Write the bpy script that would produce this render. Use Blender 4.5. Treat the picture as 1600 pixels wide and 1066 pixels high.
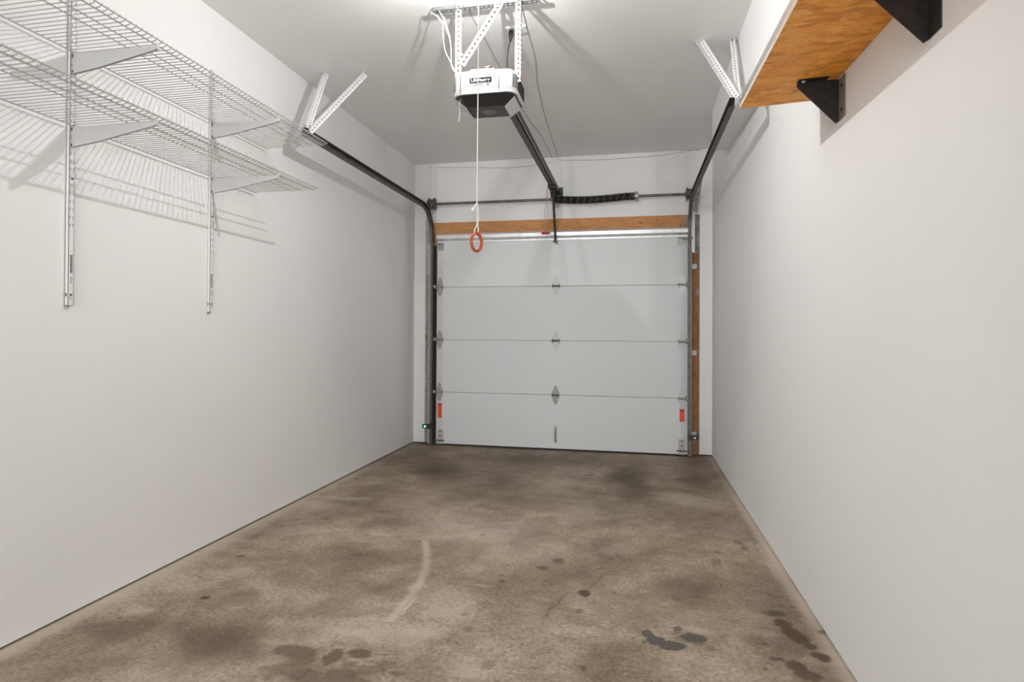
import bpy, math, random
import numpy as np
from mathutils import Vector, Matrix

random.seed(7)
for o in list(bpy.data.objects):
    bpy.data.objects.remove(o, do_unlink=True)
C = bpy.context.scene.collection
scene = bpy.context.scene

# ------------------------------------------------------------------ room numbers (metres)
XL, XR, H, D, YB = -2.18, 0.715, 2.838, 6.064, -1.4     # left wall, right wall, ceiling, end wall, rear wall

# ------------------------------------------------------------------ camera
yaw, pitch, roll, F = 0.21371, 0.01006, 0.00555, 978.04
fwd = Vector((-math.sin(yaw) * math.cos(pitch), math.cos(yaw) * math.cos(pitch), math.sin(pitch)))
rt = Vector((math.cos(yaw), math.sin(yaw), 0))
up = rt.cross(fwd)
cr, sr = math.cos(roll), math.sin(roll)
rt, up = cr * rt + sr * up, -sr * rt + cr * up
cd = bpy.data.cameras.new('camera')
cam = bpy.data.objects.new('camera', cd)
C.objects.link(cam)
m = Matrix((rt, up, -fwd)).transposed().to_4x4()
m.translation = Vector((0, 0, 1.1395))
cam.matrix_world = m
cd.sensor_width = 36
cd.lens = F / 1600 * 36
cd.shift_x = (800 - 776.4) / 1600
cd.shift_y = -(533 - 507.94) / 1600
cd.clip_start = 0.02
scene.camera = cam

# ------------------------------------------------------------------ world, lamps, exposure
WORLD = 0.15
w = bpy.data.worlds.new('world')
scene.world = w
w.use_nodes = True
w.node_tree.nodes['Background'].inputs[0].default_value = (0.93, 0.96, 1.0, 1)
w.node_tree.nodes['Background'].inputs[1].default_value = WORLD


def area(name, loc, target, sx, sy, power, col):
    l = bpy.data.lights.new(name, 'AREA')
    l.shape = 'RECTANGLE'; l.size = sx; l.size_y = sy; l.energy = power; l.color = col
    o = bpy.data.objects.new(name, l)
    o.location = loc
    o.rotation_euler = (Vector(target) - Vector(loc)).to_track_quat('-Z', 'Y').to_euler()
    C.objects.link(o)
    return o


LAMP_W = 36.0      # output of the bare bulb over the opener (the bulb itself is built below)
LAMP = (-0.70, 2.67)
bl = bpy.data.lights.new('bulb_light', 'POINT')
bl.energy = LAMP_W; bl.shadow_soft_size = 0.0105; bl.color = (.985, .99, .97)
blo = bpy.data.objects.new('bulb_light', bl)
blo.location = (*LAMP, H - .163)
C.objects.link(blo)
area('added_fill_beyond_rear_opening', (-0.75, -6.0, 1.6), (-0.75, 3, 1.3), 4, 2.6, 335, (0.965, 0.985, 0.99))  # invented fill light shining in from behind the camera
area('added_ceiling_fill', (-0.9, -0.15, 1.0), (-0.9, 4.2, H), 0.7, 0.7, 8, (0.965, 0.985, 0.99))  # added fill aimed at the ceiling, no actual flash unit

scene.view_settings.view_transform = 'Standard'
scene.view_settings.look = 'None'
scene.view_settings.exposure = 0.17
scene.view_settings.gamma = 1.0
scene.view_settings.use_curve_mapping = False
scene.cycles.use_denoising = True
scene.cycles.max_bounces = 10
scene.cycles.diffuse_bounces = 7


# ------------------------------------------------------------------ materials
def mat(name, col=(.8, .8, .8), rough=.6, metal=0.0, spec=None):
    M = bpy.data.materials.new(name)
    M.use_nodes = True
    b = M.node_tree.nodes['Principled BSDF']
    b.inputs['Base Color'].default_value = (*col, 1)
    b.inputs['Roughness'].default_value = rough
    b.inputs['Metallic'].default_value = metal
    if spec is not None:
        b.inputs['Specular IOR Level'].default_value = spec
    return M


def N(M, kind, **kw):
    n = M.node_tree.nodes.new(kind)
    for k, v in kw.items():
        if k.startswith('i_'):
            n.inputs[k[2:].replace('_', ' ')].default_value = v
        else:
            setattr(n, k, v)
    return n


def L(M, a, b):
    M.node_tree.links.new(a, b)


def coords(M, scale=(1, 1, 1)):
    g = N(M, 'ShaderNodeNewGeometry')
    mp = N(M, 'ShaderNodeMapping')
    mp.inputs['Scale'].default_value = scale
    L(M, g.outputs['Position'], mp.inputs['Vector'])
    return mp.outputs[0]


def ramp(M, src, stops):
    r = N(M, 'ShaderNodeValToRGB')
    e = r.color_ramp.elements
    while len(e) < len(stops):
        e.new(0.5)
    for x, (p, c) in zip(e, stops):
        x.position = p
        x.color = (*c, 1) if len(c) == 3 else c
    L(M, src, r.inputs[0])
    return r.outputs[0]


def mix(M, fac, a, b, mode='MIX'):
    n = N(M, 'ShaderNodeMix', data_type='RGBA', blend_type=mode)
    for v, i in ((fac, 0), (a, 6), (b, 7)):
        if hasattr(v, 'is_linked') or isinstance(v, bpy.types.NodeSocket):
            L(M, v, n.inputs[i])
        else:
            n.inputs[i].default_value = v if i == 0 else (*v, 1)
    return n.outputs[2]


def noise(M, vec, scale, detail=4, rough=.55, dist=0):
    n = N(M, 'ShaderNodeTexNoise')
    n.inputs['Scale'].default_value = scale
    n.inputs['Detail'].default_value = detail
    n.inputs['Roughness'].default_value = rough
    n.inputs['Distortion'].default_value = dist
    L(M, vec, n.inputs['Vector'])
    return n.outputs['Fac']


def bump(M, h, strength, dist):
    b = N(M, 'ShaderNodeBump')
    b.inputs['Strength'].default_value = strength
    b.inputs['Distance'].default_value = dist
    L(M, h, b.inputs['Height'])
    L(M, b.outputs[0], M.node_tree.nodes['Principled BSDF'].inputs['Normal'])


def setcol(M, s):
    L(M, s, M.node_tree.nodes['Principled BSDF'].inputs['Base Color'])


def plaster(name, c0, c1, tex=55, st=.25):
    M = mat(name, c0, .75, spec=.25)
    v = coords(M)
    setcol(M, ramp(M, noise(M, v, 1.3, 5, .6), [(0.35, c1), (0.65, c0)]))
    bump(M, noise(M, v, tex, 3, .6), st, .004)
    return M


WALL = plaster('wall_paint', (.86, .857, .853), (.845, .841, .837))
CEIL = plaster('ceiling_paint', (.85, .846, .84), (.835, .831, .824), 90, .45)
TRIMP = plaster('trim_paint', (.84, .835, .825), (.79, .78, .77), 40, .15)


def metal(name, c, rough=.45, met=.7, var=.25, sc=30):
    M = mat(name, c, rough, met)
    n = noise(M, coords(M), sc, 4, .6)
    setcol(M, ramp(M, n, [(.3, tuple(x * (1 - var) for x in c)), (.7, tuple(min(1, x * (1 + var)) for x in c))]))
    return M


GALV = metal('galvanised_steel', (.40, .40, .395), .45, .6)
ZINC = metal('bright_zinc', (.74, .74, .75), .38, .5, .1)
TRACK = metal('track_steel', (.125, .12, .11), .5, .6, .3)
SHAFT = metal('shaft_steel', (.17, .155, .14), .5, .7, .35)
DRUM = metal('drum_casting', (.13, .12, .11), .6, .6, .4)
BLACKM = metal('black_painted_steel', (.02, .018, .016), .42, .2, .5, 60)
WPAINT = mat('white_powder_coat', (.80, .795, .785), .4)
BRKT = mat('bracket_enamel', (.60, .595, .585), .45)
WIREP = mat('white_vinyl_wire', (.45, .445, .435), .45)
WSTRUT = mat('white_painted_steel', (.80, .80, .80), .5)
DOORW = mat('garage_door_paint', (.72, .731, .743), .55)
n_ = noise(DOORW, coords(DOORW), 260, 2); bump(DOORW, n_, .12, .002)
HOUSE = mat('white_plastic', (.62, .62, .63), .4)
FRAME = metal('punched_steel', (.25, .25, .255), .45, .5, .1)
PLATE = mat('name_plate_black', (.006, .006, .007), .5, spec=.05)
BLKP = mat('black_plastic', (.025, .025, .027), .4)
GREYP = mat('grey_plastic', (.16, .16, .165), .5)
LENS = mat('frosted_lens', (.62, .64, .66), .3)
RUBBER = mat('rubber_seal', (.03, .03, .03), .8)
ORANGE = mat('orange_plastic', (.44, .075, .018), .35)
REDP = mat('red_plastic', (.50, .03, .02), .4)
LBL = mat('orange_sticker', (.80, .08, .015), .5)
LBLW = mat('pale_sticker', (.62, .58, .50), .6)
INK = mat('ink', (.05, .045, .04), .6)
CORD = mat('white_cord', (.78, .76, .72), .8)
TAN = mat('yellowed_wire', (.66, .60, .38), .7)
WIREG = mat('grey_wire', (.42, .40, .38), .7)
BLKC = mat('black_cord', (.03, .03, .035), .5)
DARK = mat('dark_gap', (.035, .028, .022), .9)
SLOT = mat('slot_dark', (.12, .12, .12), .8)
TEAL = mat('sensor_led', (.0, .3, .2), .4)
TEAL.node_tree.nodes['Principled BSDF'].inputs['Emission Color'].default_value = (.15, 1, .6, 1)
TEAL.node_tree.nodes['Principled BSDF'].inputs['Emission Strength'].default_value = 3
WLED = mat('sensor_led_white', (.8, .7, .5), .4)
WLED.node_tree.nodes['Principled BSDF'].inputs['Emission Color'].default_value = (1, .85, .6, 1)
WLED.node_tree.nodes['Principled BSDF'].inputs['Emission Strength'].default_value = 1.5
BULB = mat('bulb_glass', (.9, .9, .9), .3)
BULB.node_tree.nodes['Principled BSDF'].inputs['Emission Color'].default_value = (.975, .985, .965, 1)
BULB.node_tree.nodes['Principled BSDF'].inputs['Emission Strength'].default_value = 12
BULB.node_tree.nodes['Principled BSDF'].inputs['Transmission Weight'].default_value = 0


def wood(name, stops, scale, knots=True, dirt=None):
    M = mat(name, stops[1][1], .7)
    v = coords(M, scale)
    base = ramp(M, noise(M, v, 9, 6, .6, .8), stops)
    if knots:
        g = noise(M, coords(M), 22, 3, .5)
        base = mix(M, ramp(M, g, [(.66, (0, 0, 0)), (.74, (1, 1, 1))]), base, (.10, .035, .012))
    if dirt:
        g = noise(M, coords(M), 8, 5, .65)
        base = mix(M, ramp(M, g, [(dirt[0], (0, 0, 0)), (dirt[0] + .14, (1, 1, 1))]), base, dirt[1])
    setcol(M, base)
    bump(M, noise(M, v, 30, 4), .2, .003)
    return M


HEADER = wood('header_lumber', [(.3, (.44, .185, .06)), (.55, (.60, .28, .105)), (.75, (.68, .35, .145))], (1, 4, 9), True, (.70, (.45, .40, .35)))
JAMBR = wood('jamb_lumber', [(.3, (.17, .075, .03)), (.55, (.30, .145, .065)), (.75, (.36, .19, .10))], (9, 9, 1), True, (.60, (.36, .32, .28)))
JAMBL = wood('weathered_jamb', [(.3, (.20, .165, .135)), (.55, (.36, .325, .285)), (.75, (.46, .425, .39))], (9, 9, 1.5), True, (.56, (.22, .13, .075)))

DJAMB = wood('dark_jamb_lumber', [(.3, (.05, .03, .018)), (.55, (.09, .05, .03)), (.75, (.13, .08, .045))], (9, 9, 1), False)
# particle board: flakes = warped cells, each flake its own tone, grain inside
OSB = mat('strand_board', (.45, .2, .06), .55, spec=.3)
vv = coords(OSB, (14, 32, 10))
warp = N(OSB, 'ShaderNodeTexNoise'); warp.inputs['Scale'].default_value = .55; warp.inputs['Detail'].default_value = 5
warp.inputs['Roughness'].default_value = .62
L(OSB, vv, warp.inputs['Vector'])
wm = N(OSB, 'ShaderNodeVectorMath', operation='MULTIPLY_ADD')
L(OSB, warp.outputs['Color'], wm.inputs[0]); wm.inputs[1].default_value = (1.5, 1.5, 0); L(OSB, vv, wm.inputs[2])
vo = N(OSB, 'ShaderNodeTexVoronoi'); vo.inputs['Scale'].default_value = 1.35
L(OSB, wm.outputs[0], vo.inputs['Vector'])
sep = N(OSB, 'ShaderNodeSeparateColor'); L(OSB, vo.outputs['Color'], sep.inputs[0])
flake = ramp(OSB, sep.outputs[0], [(0, (.70, .26, .025)), (.3, (.84, .33, .038)), (.6, (.92, .38, .05)), (1, (.96, .47, .085))])
gr = noise(OSB, wm.outputs[0], 2.2, 6, .7)
flake = mix(OSB, .75, flake, ramp(OSB, gr, [(.25, (.55, .46, .38)), (.5, (.96, .95, .94)), (.75, (1.12, 1.1, 1.05))]), 'MULTIPLY')
dk = noise(OSB, coords(OSB, (14, 40, 5)), 2.0, 5, .7, .6)
flake = mix(OSB, ramp(OSB, dk, [(.57, (0, 0, 0)), (.70, (.9, .9, .9))]), flake, (.42, .13, .018))
setcol(OSB, flake)
bump(OSB, gr, .3, .002)

# concrete: tones and stains come from floor attributes, grain from nodes
CONC = mat('concrete', (.3, .26, .22), .55, spec=.35)
cv = coords(CONC)
at = N(CONC, 'ShaderNodeAttribute', attribute_name='stain')
ss = N(CONC, 'ShaderNodeSeparateColor'); L(CONC, at.outputs['Color'], ss.inputs[0])
n1 = noise(CONC, cv, 2.6, 8, .65, .4)
n2 = noise(CONC, cv, 60, 4, .7)
n3 = noise(CONC, cv, 320, 2, .6)
base = ramp(CONC, n1, [(.30, (.20, .150, .105)), (.46, (.31, .240, .175)), (.60, (.41, .33, .250)), (.76, (.50, .42, .335))])
n4 = noise(CONC, cv, 11, 8, .72, .3)
base = mix(CONC, .85, base, ramp(CONC, n4, [(.28, (.56, .545, .53)), (.42, (.9, .89, .88)), (.52, (1, 1, 1)), (.7, (1.28, 1.30, 1.32))]), 'MULTIPLY')
base = mix(CONC, 1.0, base, ramp(CONC, n2, [(.28, (.55, .54, .53)), (.5, (1, 1, 1)), (.70, (1.35, 1.35, 1.35))]), 'MULTIPLY')
base = mix(CONC, .45, base, ramp(CONC, n3, [(.3, (.7, .7, .7)), (.5, (1, 1, 1)), (.7, (1.35, 1.35, 1.35))]), 'MULTIPLY')


def attr_fac(sock, lo, hi, amp):
    a = N(CONC, 'ShaderNodeMath', operation='MULTIPLY_ADD'); a.inputs[1].default_value = amp; a.inputs[2].default_value = -amp * .5
    L(CONC, n2, a.inputs[0])
    s = N(CONC, 'ShaderNodeMath', operation='ADD'); L(CONC, sock, s.inputs[0]); L(CONC, a.outputs[0], s.inputs[1])
    r = N(CONC, 'ShaderNodeMapRange'); r.inputs['From Min'].default_value = lo; r.inputs['From Max'].default_value = hi
    L(CONC, s.outputs[0], r.inputs['Value'])
    return r.outputs[0]


base = mix(CONC, attr_fac(ss.outputs[1], .03, 1.0, .25), base, (.66, .57, .48))
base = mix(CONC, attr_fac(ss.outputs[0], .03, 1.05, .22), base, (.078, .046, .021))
base = mix(CONC, attr_fac(ss.outputs[2], .25, .75, .5), base, (.105, .092, .083))
spk = noise(CONC, cv, 45, 2, .5)
base = mix(CONC, ramp(CONC, spk, [(.74, (0, 0, 0)), (.77, (.8, .8, .8))]), base, (.60, .55, .49))
spk2 = noise(CONC, cv, 23, 3, .5)
base = mix(CONC, ramp(CONC, spk2, [(.715, (0, 0, 0)), (.74, (.6, .6, .6))]), base, (.08, .055, .04))
setcol(CONC, base)
bump(CONC, n2, .25, .003)


# ------------------------------------------------------------------ mesh helpers
class MB:
    def __init__(s):
        s.v, s.f = [], []

    def add(s, v, f):
        n = len(s.v)
        s.v += [tuple(p) for p in v]
        s.f += [tuple(i + n for i in q) for q in f]
        return s

    def box(s, a, b):
        x0, y0, z0 = a; x1, y1, z1 = b
        return s.add([(x0, y0, z0), (x1, y0, z0), (x1, y1, z0), (x0, y1, z0), (x0, y0, z1), (x1, y0, z1), (x1, y1, z1), (x0, y1, z1)],
                     [(0, 3, 2, 1), (4, 5, 6, 7), (0, 1, 5, 4), (1, 2, 6, 5), (2, 3, 7, 6), (3, 0, 4, 7)])

    def prism(s, poly, axis, t0, t1):
        """poly of 2D points in the plane normal to axis ('x': (y,z), 'y': (x,z), 'z': (x,y))"""
        def P(p, t):
            return {'x': (t, p[0], p[1]), 'y': (p[0], t, p[1]), 'z': (p[0], p[1], t)}[axis]
        n = len(poly)
        v = [P(p, t0) for p in poly] + [P(p, t1) for p in poly]
        f = [tuple(range(n)), tuple(range(2 * n - 1, n - 1, -1))] + [(i, i + n, (i + 1) % n + n, (i + 1) % n) for i in range(n)]
        return s.add(v, f)

    def tube(s, path, r, n=8, cap=True):
        path = [Vector(p) for p in path]
        rings = []
        d0 = (path[1] - path[0]).normalized()
        ref = Vector((0, 0, 1)) if abs(d0.z) < .9 else Vector((1, 0, 0))
        u = d0.cross(ref).normalized()
        for i, p in enumerate(path):
            a = path[max(i - 1, 0)]; b = path[min(i + 1, len(path) - 1)]
            d = (b - a).normalized()
            u = (u - d * u.dot(d)).normalized()
            w_ = d.cross(u)
            rr = r[i] if isinstance(r, (list, tuple)) else r
            rings.append([p + (u * math.cos(2 * math.pi * k / n) + w_ * math.sin(2 * math.pi * k / n)) * rr for k in range(n)])
        v = [q for g in rings for q in g]
        f = []
        for i in range(len(rings) - 1):
            for k in range(n):
                f.append((i * n + k, i * n + (k + 1) % n, (i + 1) * n + (k + 1) % n, (i + 1) * n + k))
        if cap:
            f.append(tuple(range(n))[::-1]); f.append(tuple((len(rings) - 1) * n + k for k in range(n)))
        return s.add(v, f)

    def sweep(s, frames, prof):
        """frames: list of (origin, e1, e2); prof: closed list of (a,b)"""
        n = len(prof); v = []
        for o, e1, e2 in frames:
            for a, b in prof:
                v.append(Vector(o) + Vector(e1) * a + Vector(e2) * b)
        f = []
        for i in range(len(frames) - 1):
            for k in range(n):
                f.append((i * n + k, i * n + (k + 1) % n, (i + 1) * n + (k + 1) % n, (i + 1) * n + k))
        f.append(tuple(range(n))[::-1]); f.append(tuple((len(frames) - 1) * n + k for k in range(n)))
        return s.add(v, f)

    def holed(s, o, du, dv, dn, length, width, th, pitch, hu, hv, cols=1, start=0.0, end=0.0):
        """strip along du with a real rectangular hole per cell"""
        o, du, dv, dn = Vector(o), Vector(du).normalized(), Vector(dv).normalized(), Vector(dn).normalized()
        cells = max(1, int(round((length - start - end) / pitch)))
        pu = (length - start - end) / cells

        def plain(a, b):
            if b - a > 1e-4:
                c = [o + du * a, o + du * b, o + du * b + dv * width, o + du * a + dv * width]
                s.add(c + [q + dn * th for q in c], [(0, 3, 2, 1), (4, 5, 6, 7), (0, 1, 5, 4), (1, 2, 6, 5), (2, 3, 7, 6), (3, 0, 4, 7)])
        plain(0, start); plain(length - end, length)
        cw = width / cols
        for i in range(cells):
            for j in range(cols):
                c = o + du * (start + i * pu) + dv * (cw * j)
                mu, mv = pu / 2, cw / 2
                out = [(0, 0), (pu, 0), (pu, cw), (0, cw)]
                inn = [(mu - hu / 2, mv - hv / 2), (mu + hu / 2, mv - hv / 2), (mu + hu / 2, mv + hv / 2), (mu - hu / 2, mv + hv / 2)]
                P = lambda q, k: c + du * q[0] + dv * q[1] + dn * th * k
                v = [P(q, 0) for q in out] + [P(q, 0) for q in inn] + [P(q, 1) for q in out] + [P(q, 1) for q in inn]
                f = []
                for k in range(4):
                    l = (k + 1) % 4
                    f += [(k, k + 4, l + 4, l), (k + 8, l + 8, l + 12, k + 12), (k + 4, k + 12, l + 12, l + 4)]
                f += [(0, 1, 9, 8), (2, 3, 11, 10)]
                s.add(v, f)
        return s

    def build(s, name, M, parent=None, smooth=False, bevel=0, label=None, kind=None):
        off = Vector((0, 0, 0)); q = parent
        while q:
            off += q.location; q = q.parent
        me = bpy.data.meshes.new(name)
        me.from_pydata([Vector(p) - off for p in s.v], [], s.f)
        me.materials.append(M)
        me.update()
        import bmesh
        bm = bmesh.new(); bm.from_mesh(me)
        bmesh.ops.recalc_face_normals(bm, faces=bm.faces)
        bm.to_mesh(me); bm.free()
        if smooth:
            for p in me.polygons: p.use_smooth = True
            me.set_sharp_from_angle(angle=math.radians(35))
        o = bpy.data.objects.new(name, me)
        C.objects.link(o)
        if parent: o.parent = parent
        if bevel:
            b = o.modifiers.new('bevel', 'BEVEL'); b.width = bevel; b.segments = 2; b.limit_method = 'ANGLE'
        if label: o['label'] = label
        if kind: o['kind'] = kind
        return o


def thing(name, label, cat, loc, group=None):
    o = bpy.data.objects.new(name, None)
    o.empty_display_size = .05
    C.objects.link(o)
    o.location = loc
    tag(o, label, cat, group)
    return o


def tag(o, label, cat, group=None):
    o['label'] = label; o['category'] = cat
    if group: o['group'] = group
    return o


def inst(o, delta, parent, name=None):
    c = o.copy(); C.objects.link(c); c.parent = parent
    c.location = o.location + Vector(delta)
    if name: c.name = name
    return c


def struct(name, mb, M, parent=None, **k):
    return mb.build(name, M, parent, kind='structure', **k)


def B(a, b):
    return MB().box(a, b)


def smoothpath(pts, sub=8):
    """Catmull-Rom"""
    pts = [Vector(p) for p in pts]; out = []
    P = [pts[0]] + pts + [pts[-1]]
    for i in range(1, len(P) - 2):
        for k in range(sub):
            t = k / sub
            a, b, c, d = P[i - 1], P[i], P[i + 1], P[i + 2]
            out.append(.5 * ((2 * b) + (-a + c) * t + (2 * a - 5 * b + 4 * c - d) * t * t + (-a + 3 * b - 3 * c + d) * t ** 3))
    out.append(pts[-1])
    return out


# ------------------------------------------------------------------ setting: floor
DARKB= [(-1.479, 1.996, 0.298, 0.212, 0.5, 1), (-1.887, 2.027, 0.169, 0.165, 0.35, 1), (-1.811, 1.809, 0.196, 0.099, 0.3, 1), (-1.2, 2.382, 0.183, 0.154, 0.3, 1), (-1.017, 2.552, 0.165, 0.133, 0.22, 1), (-1.067, 1.937, 0.236, 0.117, 0.3, 1), (-0.018, 4.901, 0.221, 0.729, 0.5, 1), (0.469, 5.062, 0.11, 0.309, 0.3, 1), (-1.026, 4.401, 0.507, 0.517, 0.35, 1), (-0.371, 4.259, 0.477, 0.358, 0.2, 1), (-1.51, 4.876, 0.31, 0.373, 0.4, 1), (-1.512, 3.784, 0.204, 0.294, 0.2, 1), (0.354, 4.014, 0.237, 0.419, 0.25, 1), (-1.501, 2.657, 0.177, 0.119, 0.2, 1), (-1.31, 2.866, 0.25, 0.217, 0.18, 1), (0.202, 2.902, 0.171, 0.181, 0.2, 1), (-0.06, 2.274, 0.114, 0.09, 0.15, 1), (-0.266, 2.099, 0.129, 0.047, 0.2, 1), (-1.625, 2.445, 0.139, 0.1, 0.25, 1), (-1.723, 2.323, 0.08, 0.054, 0.2, 1), (-0.926, 5.458, 0.509, 0.33, 0.2, 1), (0.039, 3.18, 0.126, 0.132, 0.15, 1), (-0.47, 5.714, 0.407, 0.351, 0.2, 1), (-1.169, 2.03, 0.073, 0.037, 0.55, 0), (-1.114, 1.977, 0.035, 0.039, 0.5, 0), (-1.018, 2.024, 0.029, 0.049, 0.6, 0), (-0.938, 2.069, 0.036, 0.027, 0.55, 0), (-1.056, 1.895, 0.046, 0.04, 0.5, 0), (-1.149, 1.914, 0.055, 0.029, 0.45, 0), (-0.943, 1.921, 0.051, 0.032, 0.55, 0), (-0.813, 2.015, 0.031, 0.025, 0.35, 0), (-1.212, 1.9, 0.026, 0.021, 0.4, 0), (-0.869, 1.97, 0.034, 0.028, 0.35, 0), (-0.761, 1.97, 0.017, 0.012, 0.4, 0), (-0.94, 1.986, 0.026, 0.021, 0.4, 0), (-1.164, 1.863, 0.019, 0.016, 0.4, 0), (-0.986, 1.872, 0.037, 0.023, 0.5, 0), (-0.875, 1.898, 0.041, 0.019, 0.4, 0), (0.571, 2.735, 0.031, 0.025, 0.45, 0), (0.575, 2.645, 0.025, 0.036, 0.5, 0), (0.592, 2.584, 0.025, 0.034, 0.5, 0), (0.609, 2.532, 0.024, 0.032, 0.5, 0), (0.63, 2.478, 0.021, 0.021, 0.5, 0), (0.653, 2.406, 0.023, 0.029, 0.55, 0), (0.546, 2.321, 0.027, 0.032, 0.55, 0), (0.572, 2.266, 0.03, 0.03, 0.5, 0), (0.5, 2.353, 0.018, 0.014, 0.55, 0), (0.279, 2.38, 0.019, 0.019, 0.35, 0), (0.241, 2.413, 0.019, 0.02, 0.35, 0), (0.538, 2.739, 0.016, 0.019, 0.35, 0), (-0.202, 2.76, 0.02, 0.027, 0.6, 0), (-0.355, 3.114, 0.026, 0.026, 0.45, 0), (-0.421, 3.013, 0.028, 0.024, 0.4, 0), (-0.583, 2.808, 0.009, 0.015, 0.5, 0), (-0.609, 2.325, 0.017, 0.021, 0.35, 0), (-1.775, 2.344, 0.016, 0.014, 0.6, 0), (-1.923, 2.821, 0.016, 0.019, 0.5, 0), (-0.21, 2.579, 0.016, 0.018, 0.35, 0), (0.568, 3.611, 0.021, 0.033, 0.4, 0), (0.58, 3.521, 0.017, 0.032, 0.4, 0), (0.412, 3.284, 0.02, 0.037, 0.3, 0), (-0.477, 2.092, 0.017, 0.021, 0.3, 0), (0.195, 2.798, 0.028, 0.027, 0.3, 0), (-0.657, 2.447, 0.013, 0.011, 0.3, 0), (0.442, 2.28, 0.009, 0.013, 0.4, 0), (-0.158, 2.144, 0.009, 0.012, 0.5, 0)]
WET= [(0.061, 2.447, 0.022, 0.032, 0.8, 0), (0.086, 2.402, 0.033, 0.035, 0.9, 0), (0.143, 2.372, 0.047, 0.029, 0.9, 0), (0.229, 2.45, 0.048, 0.031, 0.85, 0), (0.173, 2.509, 0.022, 0.022, 0.7, 0), (0.192, 2.427, 0.033, 0.025, 0.5, 0), (0.046, 2.374, 0.009, 0.014, 0.6, 0)]
LIGHT= [(-0.799, 3.433, 0.431, 0.392, 0.28, 1), (-0.333, 4.064, 0.186, 0.326, 0.25, 1), (-1.984, 3.748, 0.186, 0.123, 0.4, 1), (-1.893, 3.979, 0.196, 0.068, 0.35, 1), (-0.739, 2.488, 0.145, 0.18, 0.3, 1), (-0.521, 2.103, 0.154, 0.104, 0.3, 1), (-1.272, 2.034, 0.092, 0.038, 0.3, 1), (-1.203, 1.906, 0.054, 0.051, 0.3, 1), (-1.287, 4.158, 0.155, 0.135, 0.15, 1), (-0.498, 3.145, 0.259, 0.181, 0.15, 1), (-1.836, 3.247, 0.181, 0.143, 0.25, 1), (-1.953, 2.178, 0.077, 0.053, 0.25, 1), (-0.984, 2.158, 0.141, 0.058, 0.25, 1), (-0.122, 3.327, 0.201, 0.117, 0.15, 1), (-1.722, 5.557, 0.206, 0.151, 0.3, 1), (0.211, 2.513, 0.074, 0.043, 0.3, 1), (-0.8, 2.2, 0.118, 0.097, 0.2, 1)]
SW= [(-1.099, 3.252), (-1.011, 3.025), (-0.956, 2.823), (-0.932, 2.64), (-0.929, 2.475), (-0.926, 2.339)]
SW2= [(-0.9, 2.565), (-0.903, 2.39)]
CR= [(-0.342, 2.49), (-0.311, 2.617), (-0.265, 2.746), (-0.206, 2.766), (-0.175, 2.851), (-0.124, 2.976), (-0.036, 3.012), (0.038, 3.07), (0.158, 3.122)]
ys = np.concatenate([np.arange(YB - .1, 1.35, .15), np.arange(1.4, 2.9, .0075), np.arange(2.9, D + .12, .012)])
xs = np.arange(XL - .1, XR + .11, .0085)
nx, ny = len(xs), len(ys)
GX, GY = np.meshgrid(xs, ys)
rng = np.random.RandomState(11)


def vnoise(x, y, sc, seed):
    r = np.random.RandomState(seed).rand(256, 256)
    u, v = x * sc + 40, y * sc + 40
    iu, iv = np.floor(u).astype(int), np.floor(v).astype(int)
    fu, fv = u - iu, v - iv
    fu, fv = fu * fu * (3 - 2 * fu), fv * fv * (3 - 2 * fv)
    g = lambda a, b: r[a % 256, b % 256]
    return (g(iu, iv) * (1 - fu) + g(iu + 1, iv) * fu) * (1 - fv) + (g(iu, iv + 1) * (1 - fu) + g(iu + 1, iv + 1) * fu) * fv


def fbm(x, y, sc, seed, oct=5):
    t = 0; a = 1; n = 0
    for i in range(oct):
        t = t + a * vnoise(x, y, sc * 2 ** i, seed + i); n += a; a *= .55
    return t / n


wx = GX + (fbm(GX, GY, 3, 50) - .5) * .22
wy = GY + (fbm(GX, GY, 3, 70) - .5) * .22
sx_ = GX + (fbm(GX, GY, 26, 90) - .5) * .034
sy_ = GY + (fbm(GX, GY, 26, 95) - .5) * .034
dark = np.zeros_like(GX); light = np.zeros_like(GX); wet = np.zeros_like(GX)


def blobs(A, lst, k=1.0):
    for cx, cy, rx, ry, s, soft in lst:
        X, Y = (wx, wy) if soft else (sx_, sy_)
        d = np.sqrt(((X - cx) / rx) ** 2 + ((Y - cy) / ry) ** 2)
        if soft:
            f = np.clip(1.25 - d, 0, 1) / 1.25
            f = f * f * (3 - 2 * f) * s * 1.25
        else:
            f = np.clip((1.25 - d) / .35, 0, 1) * s
        A[:] = np.maximum(A, f * k) if not soft else A + f * k * (1 - A)


blobs(dark, [(a, b, c * (1.15 if not f else 1), d * (1.15 if not f else 1), min(1, e * 1.35), f) for a, b, c, d, e, f in DARKB]); 
rs = np.random.RandomState(5)
drops = []
for i in range(150):
    px_, py_ = rs.uniform(XL + .1, XR - .05), rs.uniform(1.7, 5.8)
    r_ = rs.uniform(.004, .012) * (1 + .25 * (py_ - 1.7))
    drops.append((px_, py_, r_ * rs.uniform(.8, 1.5), r_, rs.uniform(.15, .5), 0))
for i in range(26):      # splash round the drips in the foreground
    drops.append((rs.normal(-1.0, .13), rs.normal(1.96, .07), rs.uniform(.006, .018), rs.uniform(.006, .014), rs.uniform(.3, .6), 0))
for i in range(10):
    drops.append((rs.normal(.15, .10), rs.normal(2.42, .06), rs.uniform(.004, .010), rs.uniform(.004, .010), rs.uniform(.3, .5), 0))
blobs(dark, drops)
pale = [(rs.uniform(XL + .1, XR - .05), rs.uniform(1.7, 5.6), rs.uniform(.02, .09), rs.uniform(.01, .05), rs.uniform(.1, .3), 1) for i in range(60)]
blobs(light, pale)
blobs(wet, WET); blobs(light, LIGHT)


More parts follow.
